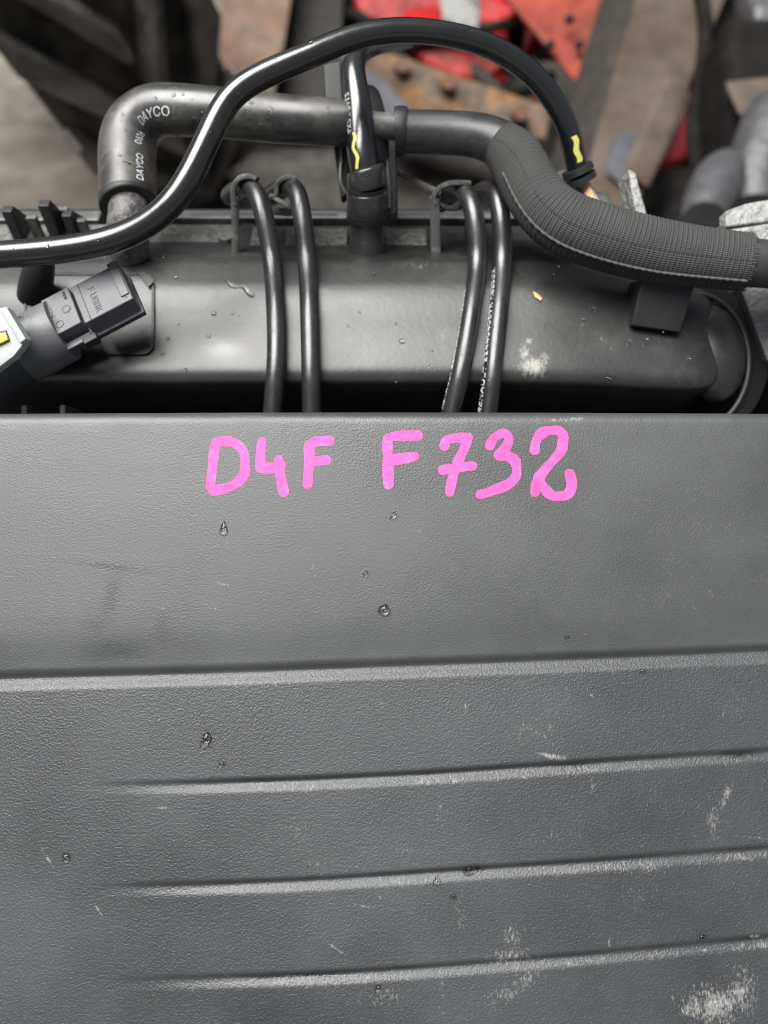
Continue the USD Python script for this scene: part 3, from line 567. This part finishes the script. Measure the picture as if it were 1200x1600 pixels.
# ------------------------------------------------------------------ sleeved hose to the right
sl = [(621, 206, .347, 35), (660, 207, .347, 35), (720, 209, .345, 35), (773, 221, .341, 37), (808, 253, .337, 40), (834, 300, .333, 41), (872, 341, .330, 44), (932, 368, .328, 46), (1025, 392, .326, 45), (1100, 403, .324, 42), (1165, 410, .322, 40), (1200, 413, .322, 39), (1290, 422, .322, 42)]
tr = Tube(sl, step=.0012)
sh = thing('sleeved_hose', 'thick hose in a ribbed woven grey sleeve curving down to the right', 'hose', tr.c[-1])
part(sh, 'rubber_tube', tr.mesh(44, fr=lambda s, th, r: r * .93 + 0 * th), M_rubber, smooth=True)
part(sh, 'end_collar', Tube([(617, 206, .347, 36), (627, 206, .347, 37), (634, 206.4, .347, 36)], step=.0008).mesh(44), M_black)
s0, s1 = tr.sof(782, 222), tr.sof(1166, 412)
class Sub(Tube):
    def __init__(s, tb, s0, s1, step):
        q = np.linspace(s0, s1, int((s1 - s0) / step)); I = lambda X: np.stack([np.interp(q, tb.s, X[:, k]) for k in range(3)], -1)
        s.s, s.c, s.r = q, I(tb.c), np.interp(q, tb.s, tb.r)
        nz = lambda X: X / np.linalg.norm(X, axis=1, keepdims=True)
        s.t, s.N, s.B = nz(I(tb.t)), nz(I(tb.N)), nz(I(tb.B))
sb = Sub(tr, s0, s1, .00035)
PITCHR = .0018
def ridge(s, th, r):
    fray = .0006 * np.exp(-((s - s0) / .003) ** 2)
    wob = .0004 * np.sin(th * 3 + s * 40) + .0005 * np.sin(s * 90 + th)
    return r + .0007 * sm((s - s0) / .012) + .00034 * np.abs(np.sin(np.pi * (s + .0006 * np.sin(2 * th)) / PITCHR)) * (.35 + .65 * sm((s - s0 - .02) / .03)) + wob * .25 - fray
part(sh, 'woven_sleeve', sb.mesh(96, fr=ridge, cap=False), M_sleeve, smooth=True, uv=sb.uv(96, cap=False))
SEAM = lambda s: .80 * np.ones_like(s)
qs = np.arange(s0 + .018, s1, .0013)
sgn = 1.0 if tr.at(sb.s[len(sb.s) // 2], 1.2)[2] < tr.at(sb.s[len(sb.s) // 2], -1.2)[2] else -1.0
seam = Tube([(*tr.at(q_, sgn * .62, .0013 + .0002 * (i_ % 2)), .00045 + .0002 * (i_ % 2)) for i_, q_ in enumerate(qs)], step=.0005, world=True)
part(sh, 'stitched_seam', seam.mesh(8), M_seam, label='raised stitched seam along the sleeve', smooth=True)
fl_ = []
for th in np.linspace(0, 2 * np.pi, 60, endpoint=False):
    p = tr.at(s1 - .001, th, .0012); q_ = tr.at(s1 + rng.uniform(.0006, .002), th + rng.uniform(-.1, .1), rng.uniform(-.0002, .0008))
    fl_.append(Tube([(*p, .0002), (*((p + q_) / 2), .00018), (*q_, .0001)], step=.001, world=True).mesh(5))
part(sh, 'frayed_edge', cat(fl_), M_seam, kind='stuff')

# ------------------------------------------------------------------ thin glossy fuel line over everything
fu = Tube([(-140, 396, .316, 21), (-60, 401, .314, 21), (30, 396, .311, 21), (130, 385, .308, 21), (215, 358, .305, 21), (272, 312, .302, 21), (305, 258, .301, 20.5), (330, 205, .301, 20), (362, 152, .302, 20), (415, 116, .304, 20), (480, 88, .306, 19.5), (550, 60, .309, 19), (620, 48, .312, 18.5), (700, 54, .316, 18), (770, 75, .322, 18), (830, 115, .329, 18), (868, 162, .336, 17.5), (890, 210, .342, 17), (899, 250, .347, 16.5), (904, 275, .350, 16)], step=.0015)
ful = thing('fuel_line', 'thin glossy black pipe arching over both hoses', 'fuel pipe', fu.c[0])
part(ful, 'pipe', fu.mesh(40), M_gloss, smooth=True)
ym = Sub(fu, fu.sof(893, 214), fu.sof(900, 252), .0006)
def strip(tb, th0, th1, off, n=10):
    th = np.linspace(th0, th1, n); V = np.array([tb.at(q, th + .1 * math.sin(q * 900), off) for q in tb.s]); a_, b_ = V.shape[:2]
    i = np.arange(a_ * b_).reshape(a_, b_); q = np.stack([i[:-1, :-1], i[1:, :-1], i[1:, 1:], i[:-1, 1:]], -1).reshape(-1, 4); return (V.reshape(-1, 3), q)
part(ful, 'yellow_mark', strip(ym, -.60, -.08, .00012), M_ymark, label='yellow paint mark near the fitting', smooth=True)
part(ful, 'grip_ring', Tube([(901, 262, .348, 24), (904, 271, .349, 25)], step=.0006).mesh(32), M_black)
part(ful, 'grip_ring', Tube([(904, 276, .350, 26), (907, 285, .351, 26)], step=.0006).mesh(32), M_black)
sp = [(fu.len() * rng.uniform(.1, .95), rng.uniform(-1.1, 1.1), rng.uniform(.0003, .0008)) for _ in range(28)]
part(ful, 'water_droplets', tube_drops(fu, sp), M_water, smooth=True, kind='stuff')

# fitting behind the sleeved hose
fit = thing('pipe_fitting', 'pale plastic pipe fitting with copper clip behind the sleeved hose', 'pipe fitting', U(925, 330, .36))
part(fit, 'copper_clip', Tube([(896, 287, .351, 5), (912, 288, .350, 5), (920, 302, .350, 5), (926, 322, .351, 5)], step=.0008).mesh(12, a=1, b=1.3, power=4), M_copper)
part(fit, 'body', prism_px([(895, 292, .354), (918, 288, .354), (935, 320, .352), (905, 325, .352)], FW * .012, .0012), M_clip)
part(fit, 'shoulder', prism_px([(866, 275, .358), (895, 262, .358), (900, 300, .356), (880, 300, .356)], FW * .008, .001), M_castgrey)
part(fit, 'base_plate', prism_px([(925, 305, .356), (946, 303, .356), (955, 325, .352), (925, 328, .352)], FW * .008, .001), M_castgrey)
part(fit, 'fin', prism_px([(983, 268, .358), (990, 272, .358), (1007, 334, .352), (996, 334, .352)], FW * .014, .0007), M_alu, label='pale upright blade beside the fitting')
part(fit, 'rail', prism_px([(930, 322, .353), (1000, 338, .350), (1000, 346, .348), (930, 332, .351)], FW * .006, .0008), M_black)

# ------------------------------------------------------------------ centre quick-connect hose
vh = Tube([(640, 58, .372, 15), (600, 66, .362, 15.5), (568, 78, .352, 16.5), (553, 104, .344, 18), (557, 150, .341, 21), (562, 200, .340, 23), (568, 250, .3405, 24), (572, 270, .3418, 24), (572.5, 288, .344, 22)], step=.0012)
vac = thing('quick_connect_hose', 'narrow glossy hose dropping into the ringed connector at centre', 'hose', vh.c[-1])
part(vac, 'pipe', vh.mesh(36), M_gloss, smooth=True)
ymk = Sub(vh, vh.sof(565, 216), vh.sof(571, 262), .0006)
part(vac, 'yellow_mark', strip(ymk, .34, .56, .00012), M_ymark, label='yellow paint stripe on the hose', smooth=True)
part(vac, 'upper_collar', Tube([(571, 262, .3405, 28), (572, 267, .341, 30), (572.5, 285, .343, 30.5), (573, 293, .344, 29)], step=.0007).mesh(40), M_conn)
part(vac, 'dark_band', Tube([(573, 290, .3437, 31), (573, 297, .345, 31)], step=.0006).mesh(40), M_black)
part(vac, 'lower_collar', Tube([(573, 296, .3447, 31), (573.5, 304, .346, 32), (574, 325, .349, 32), (574, 334, .351, 30)], step=.0007).mesh(40), M_conn)
part(vac, 'seal_band', Tube([(574, 331, .3503, 33), (574, 340, .352, 32)], step=.0006).mesh(40), M_black)
part(vac, 'printed_text', vh.wrap(meshkit.text_mesh('4X2.5 PA12', .0022, .0001), vh.sof(563, 215), .95, -1, -1), M_print, smooth=False)

# ------------------------------------------------------------------ sensor plug
a2 = np.array([74, -39.]) / math.hypot(74, 39)
EXp = RT * a2[0] - UP * a2[1]; EYp = RT * (-a2[1]) - UP * (a2[0])      # along the plug, across it (image down-right)
EYp = np.array(EYp); EZp = -FW
tilt = math.radians(24)
EY2 = EYp * math.cos(tilt) + EZp * math.sin(tilt); EZ2 = np.cross(EXp, EY2); 
if EZ2 @ -FW < 0: EZ2 = -EZ2
k_ = .314 / FPX                                         # metres per pixel at the plug
P0 = U(158, 457, .312)
plug = thing('sensor_plug', 'grey wired sensor plug lying on the manifold at left', 'sensor plug', U(60, 560, .335))
def pb(name, cx, cy, cz, lx, ly, lz, mat, r=.0010, label=None, parent=plug):
    return part(parent, name, place(rbox((lx * k_, ly * k_, lz * k_), r, 10), P0 + EXp * cx * k_ + EY2 * cy * k_ + EZ2 * cz * k_, EXp, EY2, EZ2), mat, label)
body = pb('sensor_body', 0, 0, -16, 84, 80, 32, M_plug, .0006)
pb('side_flange', 2, 6, -34, 86, 82, 10, M_plugdk, .0005)
pb('edge_strip', 33, -4, 1, 14, 66, 3, M_plug, .0004, None, body)
pb('corner_tab', 34, -37, 1.5, 18, 12, 6, M_plug, .0004, None, body)
pb('seam_line', -30, 0, -1, 1.5, 78, 3, M_plugdk, .0002, None, body)
latch = pb('latch_cover', -70, -5, -15, 48, 78, 30, M_plug, .0005)
pb('latch_rail', -66, 46, -24, 44, 14, 10, M_plugdk, .0006)
pb('latch_tooth', -48, 52, -26, 24, 14, 16, M_black, .0006)
pb('latch_slot', -55, -30, .5, 4, 16, 3, M_black, .0003, None, latch)
pb('latch_slot', -90, -8, .5, 4, 22, 3, M_black, .0003, None, latch)
pb('latch_step', -86, -12, 0, 6, 20, 4, M_plug, .0004, None, latch)
def pdisc(parent, name, cx, cy, r, h, mat):
    part(parent, name, place(trimesh.creation.cylinder(r * k_, h * k_, sections=24), P0 + EXp * cx * k_ + EY2 * cy * k_, EXp, EY2, EZ2), mat)
def pring(parent, name, cx, cy, r, w, mat, z=0):
    part(parent, name, place(trimesh.creation.annulus((r - w) * k_, r * k_, 1.6 * k_, sections=28), P0 + EXp * cx * k_ + EY2 * cy * k_ + EZ2 * z * k_, EXp, EY2, EZ2), mat)
pring(latch, 'moulded_ring', -60, -3, 7.5, 1.6, M_plugdk); pdisc(latch, 'moulded_dot', -60, -3, 5.4, 1.2, M_plug)
pring(latch, 'moulded_ring', -78, 18, 7.0, 1.4, M_plugdk)
def ptext(parent, tx, cx, cy, h, mat, rot=0.0):
    m = meshkit.text_mesh(tx, h * k_, .6 * k_); m.apply_transform(trimesh.transformations.rotation_matrix(rot, [0, 0, 1]))
    part(parent, 'moulded_text', place(m, P0 + EXp * cx * k_ + EY2 * cy * k_ + EZ2 * .2 * k_, EXp, -EY2, np.cross(EXp, -EY2)), mat, smooth=False)
ptext(body, 'F UBBK', -18, -20, 11, M_plugdk, -math.pi / 2)
ptext(body, '>PBT-GF30<', 30, -28, 7, M_plugdk, -math.pi / 2)
A0 = P0 + EXp * (-92) * k_ + EY2 * 2 * k_ + EZ2 * (-30) * k_
col = Tube([(*(A0 + EXp * 6 * k_), 50 * k_), (*(A0 - EXp * 20 * k_), 51 * k_), (*(A0 - EXp * 66 * k_), 51 * k_)], step=.0015, world=True)
part(plug, 'collar', col.mesh(44, cap=True), M_plug, smooth=35)
boot = Tube([(*(A0 - EXp * 66.5 * k_), 48.5 * k_), (*(A0 - EXp * 90 * k_), 49 * k_), (*(A0 - EXp * 130 * k_), 49 * k_), (*(A0 - EXp * 190 * k_), 46 * k_)], step=.002, world=True)
part(plug, 'cable_boot', boot.mesh(44), M_plugdk, smooth=35)
for cx, cy in ((-128, -8), (-130, 20)):
    m = trimesh.creation.annulus(6.0 * k_, 7.6 * k_, 1.2 * k_, sections=24)
    c2 = cat([m, *[trimesh.creation.box((1.2 * k_, 11 * k_, 1.0 * k_), trimesh.transformations.rotation_matrix(t, [0, 0, 1])) for t in (.4, 1.45, 2.5)]])
    part(plug, 'date_stamp', place(c2, P0 + EXp * (cx) * k_ + EY2 * cy * k_ + EZ2 * (-29.6 + math.sqrt(51 ** 2 - (cy - 2) ** 2)) * k_, EXp, EY2, EZ2), M_plugdk, smooth=30)
# white clip
wc = thing('white_clip', 'white plastic clip with yellow lock gripping the plug at the left edge', 'clip', U(0, 560, .325))
wq = [(2, 484), (11, 482), (40, 529), (33, 541), (21, 556), (-8, 578), (-60, 590), (-60, 500)]
wd = .296
part(wc, 'clip_plate', hull_pts(np.vstack([[U(x, y, wd) for x, y in wq], [U(x, y, wd) + FW * .0035 for x, y in wq]]), .0006, 8), M_clip)
part(wc, 'clip_ridge', hull_pts([U(x, y, wd - .0032) + o for x, y in [(4, 486), (10, 483), (38, 529), (32, 534)] for o in (np.zeros(3), FW * .004)], .0006, 8), M_clip, label='raised bright edge of the clip')
part(wc, 'yellow_lock', hull_pts([U(x, y, wd - .0018) + o for x, y in [(-20, 526), (8, 521), (11, 530), (-20, 545)] for o in (np.zeros(3), FW * .003)], .0003, 8), M_yellow, label='yellow locking tab')
part(wc, 'lock_frame', hull_pts([U(x, y, wd - .0008) + o for x, y in [(-24, 523), (9, 517), (14, 531), (-24, 549)] for o in (np.zeros(3), FW * .002)], .0003, 8), M_plugdk)
# dark bung under the fuel line
single('rubber_bung', 'small black rubber bung under the fuel line above the sensor plug', 'rubber plug', Tube([(62, 405, .330, 22), (60, 425, .333, 24), (56, 445, .337, 25), (52, 462, .344, 24)], step=.001).mesh(32), M_black, smooth=35)

# ------------------------------------------------------------------ right-hand castings of the engine
th = thing('throttle_housing', 'bright cast aluminium housing at the right end of the manifold', 'engine part', U(1200, 420, .37))
part(th, 'top_face', prism_px([(1136, 333, .352), (1165, 322, .350), (1290, 300, .350), (1290, 335, .346), (1138, 352, .348)], FW * .006 , .0009), M_alu)
part(th, 'gasket', prism_px([(1122, 356, .350), (1290, 330, .347), (1290, 337, .347), (1124, 362, .350)], FW * .014, .0005), M_black)
part(th, 'lower_flange', prism_px([(1118, 365, .3495), (1290, 338, .346), (1290, 400, .346), (1120, 380, .349)], FW * .02, .0008), M_alu)
part(th, 'side_wall', prism_px([(1158, 448, .349), (1290, 440, .346), (1290, 660, .346), (1199, 560, .349)], FW * .03, .001), M_castgrey)
part(th, 'stem', prism_px([(1170, 380, .40), (1290, 380, .40), (1290, 700, .40), (1190, 700, .40)], FW * .03, .001), M_void)

# ------------------------------------------------------------------ yard background
# tractor tyre, leaning away, tread towards us
def make_tyre(R, W, seg=96):
    prof = [(-.5, .66), (-.52, .78), (-.49, .9), (-.40, .965), (-.2, .99), (0, 1.0), (.2, .99), (.40, .965), (.49, .9), (.52, .78), (.5, .66)]
    th_ = np.linspace(0, 2 * np.pi, seg, endpoint=False)
    V = np.array([[(x * W, r * R * math.cos(t), r * R * math.sin(t)) for x, r in prof] for t in th_]); a_, b_ = V.shape[:2]
    i = np.arange(a_)[:, None] * b_; i2 = ((np.arange(a_) + 1) % a_)[:, None] * b_; j = np.arange(b_ - 1)[None]
    q = np.stack([i + j, i + j + 1, i2 + j + 1, i2 + j], -1).reshape(-1, 4)
    return V.reshape(-1, 3), q
def make_lug(R, W, t0, side):
    pts = []
    for u, w in ((.02, .035), (.5, .045)):
        for s_ in (-1, 1):
            for r in (.95 if u > .4 else .98, 1.075 if u < .4 else 1.03):
                t = t0 + side * 0 + (u - .02) * .95 + s_ * w
                pts.append((side * u * W, r * R * math.cos(t), r * R * math.sin(t)))
    return hull_pts(pts, .006, 8)
R_, W_ = .42, .22
cont = H(165, 278, 0)
yaw = math.radians(-32); axle = np.array([math.cos(yaw), -math.sin(yaw), .0]); lean = math.radians(19)
fwd = np.array([-math.sin(yaw), -math.cos(yaw), 0]); upv = np.array([0, 0, 1.])
axl = axle * math.cos(lean) + upv * math.sin(lean); upl = np.cross(axl, fwd); upl = upl if upl[2] > 0 else -upl
ctr = cont + upl * (R_ * .97) + axl * W_ * .5
ty = thing('tractor_tyre', 'big muddy black tractor tyre with slanted tread bars on the dirt', 'tyre', cont)
tm = make_tyre(R_, W_); TT = lambda v: ctr + np.asarray(v) @ np.stack([axl, fwd, upl])
part(ty, 'carcass', (TT(tm[0]), tm[1]), M_tyre, smooth=40)
for k in range(18):
    for side in (-1, 1):
        lg = make_lug(R_, W_, 2 * math.pi * (k + .5 * (side > 0)) / 18, side); lg.vertices[:] = TT(lg.vertices); part(ty, 'tread_bar', lg, M_bar)
rimv = trimesh.creation.annulus(R_ * .3, R_ * .67, W_ * .5, sections=48); v = rimv.vertices[:, [2, 0, 1]]; part(ty, 'wheel_rim', trimesh.Trimesh(TT(v), rimv.faces, process=False), M_void)

def slab(name, label, catg, quad, thick, mat, partname=None, r=.003):
    return single(name, label, catg, prism_px(quad, thick, r), mat)
back = np.array([0, 1., 0])
mach = thing('scrap_machine', 'farm machine behind the rusty beams with an added dark backing', 'machine', H(800, 250, 0))
part(mach, 'dark_backing', axbox((-.42, 2.05, .02), (1.6, 2.6, 1.5), .03), M_void)  # backing added so the gaps between the beams stay black
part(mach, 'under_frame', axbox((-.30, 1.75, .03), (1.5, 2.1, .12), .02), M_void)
part(mach, 'shade_block', axbox((.40, 1.36, .0), (1.3, 1.8, .24), .02), M_void)  # shade low behind the beam put in as a black block
part(mach, 'red_casting', hull_pts([U(x, y, 1.62) + o for x, y in [(555, -40), (720, -40), (720, 30), (640, 50), (570, 25)] for o in (0 * back, back * .12)], .015), M_red, label='red casting above the fuel line')
part(mach, 'red_casting', hull_pts([U(x, y, 1.5) + o for x, y in [(640, 66), (700, 60), (785, 82), (790, 96), (758, 122), (715, 120), (668, 96)] for o in (0 * back, back * .1)], .012), M_red, label='bright red casting under the arch of the fuel line')
part(mach, 'red_casting', hull_pts([U(x, y, 1.55) + o for x, y in [(730, -10), (800, 20), (760, 55), (740, 40)] for o in (0 * back, back * .08)], .01), M_red)
part(mach, 'red_lever', Tube([(832, 35, 1.5, 9), (830, 60, 1.5, 10), (822, 85, 1.5, 9)], step=.01).mesh(16), M_red)
part(mach, 'red_lever', Tube([(785, 120, 1.5, 10), (775, 140, 1.52, 9), (772, 150, 1.53, 8)], step=.01).mesh(16), M_red)
part(mach, 'red_guard', hull_pts([U(x, y, 1.31) + o for x, y in [(1085, 155), (1060, 245), (1020, 255), (1040, 170)] for o in (0 * back, back * .06)], .01), M_red, label='dark red guard behind the wide steel beam')
part(mach, 'hydraulic_pipe', Tube([(840, 85, 1.5, 10), (890, 92, 1.52, 11), (920, 120, 1.55, 12)], step=.01).mesh(16), M_castgrey)
part(mach, 'linkage', Tube([(650, 20, 1.58, 12), (740, 110, 1.5, 12), (830, 190, 1.42, 12)], step=.01).mesh(16), M_greydk)
part(mach, 'red_casting', hull_pts([U(x, y, 1.42) + o for x, y in [(838, 150), (856, 150), (860, 175), (840, 172)] for o in (0 * back, back * .05)], .006), M_red)
for x, y, d in [(628, 108, 1.33), (700, 134, 1.31), (812, 182, 1.28)]:
    part(mach, 'hex_bolt', place(trimesh.creation.cylinder(.013, .03, sections=6), U(x, y, d - .012), RT, UP, -FW), M_brown)
part(mach, 'hydraulic_hose', Tube([(545, 20, 1.45, 9), (600, 60, 1.42, 9), (660, 120, 1.40, 9), (760, 150, 1.38, 9), (860, 120, 1.42, 9)], step=.01).mesh(14), M_void)
part(mach, 'hydraulic_hose', Tube([(1085, -40, 1.12, 12), (1100, 90, 1.10, 12), (1085, 190, 1.06, 12), (1110, 300, 1.0, 12)], step=.01).mesh(14), M_void)
for x, y in [(860, 70), (905, 70), (890, 30)]:
    part(mach, 'rivet', trimesh.creation.icosphere(2, .008).apply_translation(U(x, y, 1.335)), M_greydk)
part(mach, 'cross_rod', Tube([(560, 95, 1.5, 8), (700, 55, 1.47, 8), (860, 30, 1.45, 8)], step=.01).mesh(14), M_greydk)
single('white_block', 'small whitish metal block among the red castings', 'metal part', hull_pts([U(x, y, 1.45) + o for x, y in [(695, 10), (725, 5), (745, 22), (743, 44), (715, 40), (698, 30)] for o in (0 * back, back * .05)], .008), M_alu)
slab('faded_red_panel', 'large faded orange red panel tapering to a point at the top', 'panel', [(745, -60, 1.40), (1010, -60, 1.40), (975, 0, 1.38), (922, 132, 1.34), (900, 125, 1.34), (840, 60, 1.38)], back * .02, M_orange)
slab('steel_post', 'flat brown steel post standing between the tyre and the red castings', 'steel post', [(352, -60, 1.55), (462, -60, 1.55), (442, 70, 1.48), (425, 150, 1.44), (345, 150, 1.44), (346, 80, 1.47)], back * .05, M_brown)
slab('steel_channel', 'narrow dark steel channel right beside the flat brown post', 'steel post', [(450, -60, 1.62), (540, -60, 1.62), (520, 210, 1.5), (430, 210, 1.5)], back * .06, M_greydk)
slab('rusty_beam', 'orange rusted beam slanting down to the right behind the joined hoses', 'steel beam', [(520, 60, 1.36), (600, 82, 1.36), (860, 172, 1.28), (850, 215, 1.28), (780, 225, 1.28), (560, 150, 1.36)], np.array([0, .05, -.03]), M_beam)
slab('blue_grey_plate', 'blue grey steel plate below the orange rusted beam', 'steel plate', [(566, 118, 1.34), (640, 130, 1.34), (640, 190, 1.32), (566, 190, 1.32)], back * .02, M_bluegrey)
wb = thing('wide_beam', 'wide weathered steel beam leaning up to the right behind the fitting', 'steel beam', U(960, 330, 1.2))
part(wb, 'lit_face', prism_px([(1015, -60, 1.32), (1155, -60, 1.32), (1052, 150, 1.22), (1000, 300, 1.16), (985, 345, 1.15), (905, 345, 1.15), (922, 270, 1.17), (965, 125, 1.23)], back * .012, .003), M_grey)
part(wb, 'shaded_web', prism_px([(975, -60, 1.34), (1012, -60, 1.33), (920, 262, 1.18), (895, 345, 1.16), (850, 345, 1.2), (880, 250, 1.22)], back * .05, .003), M_greydk)  # shaded side of the beam painted in the darker steel
part(wb, 'lug_plate', prism_px([(1045, 130, 1.2), (1070, 138, 1.2), (1075, 155, 1.2), (1010, 290, 1.15), (985, 270, 1.15)], back * .02, .004), M_grey, label='plate welded to the edge of the beam')
part(wb, 'dark_patch', prism_px([(962, 215, 1.178), (1000, 212, 1.178), (1000, 270, 1.155), (985, 300, 1.148), (950, 270, 1.158)], back * .01, .001), M_bluegrey, label='dark patch on the face of the beam')  # darker plate laid over the beam face
dg = thing('gearbox_casting', 'dull grey ribbed gearbox casting in the shade at the right edge', 'engine part', U(1180, 330, .8))
part(dg, 'drum', Tube([(1172, 330, .86, 42), (1178, 280, .87, 46), (1195, 235, .88, 50), (1215, 190, .9, 54)], step=.006).mesh(40), M_castgrey, smooth=35)
part(dg, 'drum', Tube([(1100, 345, .80, 34), (1108, 312, .82, 38), (1120, 285, .84, 38), (1135, 262, .86, 30)], step=.006).mesh(36), M_castgrey, smooth=35)
part(dg, 'rim_plate', prism_px([(1155, 168, .92), (1260, 158, .92), (1260, 172, .91), (1158, 178, .91)], back * .05, .003), M_grey)
part(dg, 'upper_block', prism_px([(1185, 20, 1.0), (1290, 0, 1.0), (1290, 80, 1.0), (1188, 70, 1.0)], back * .08, .01), M_castgrey)
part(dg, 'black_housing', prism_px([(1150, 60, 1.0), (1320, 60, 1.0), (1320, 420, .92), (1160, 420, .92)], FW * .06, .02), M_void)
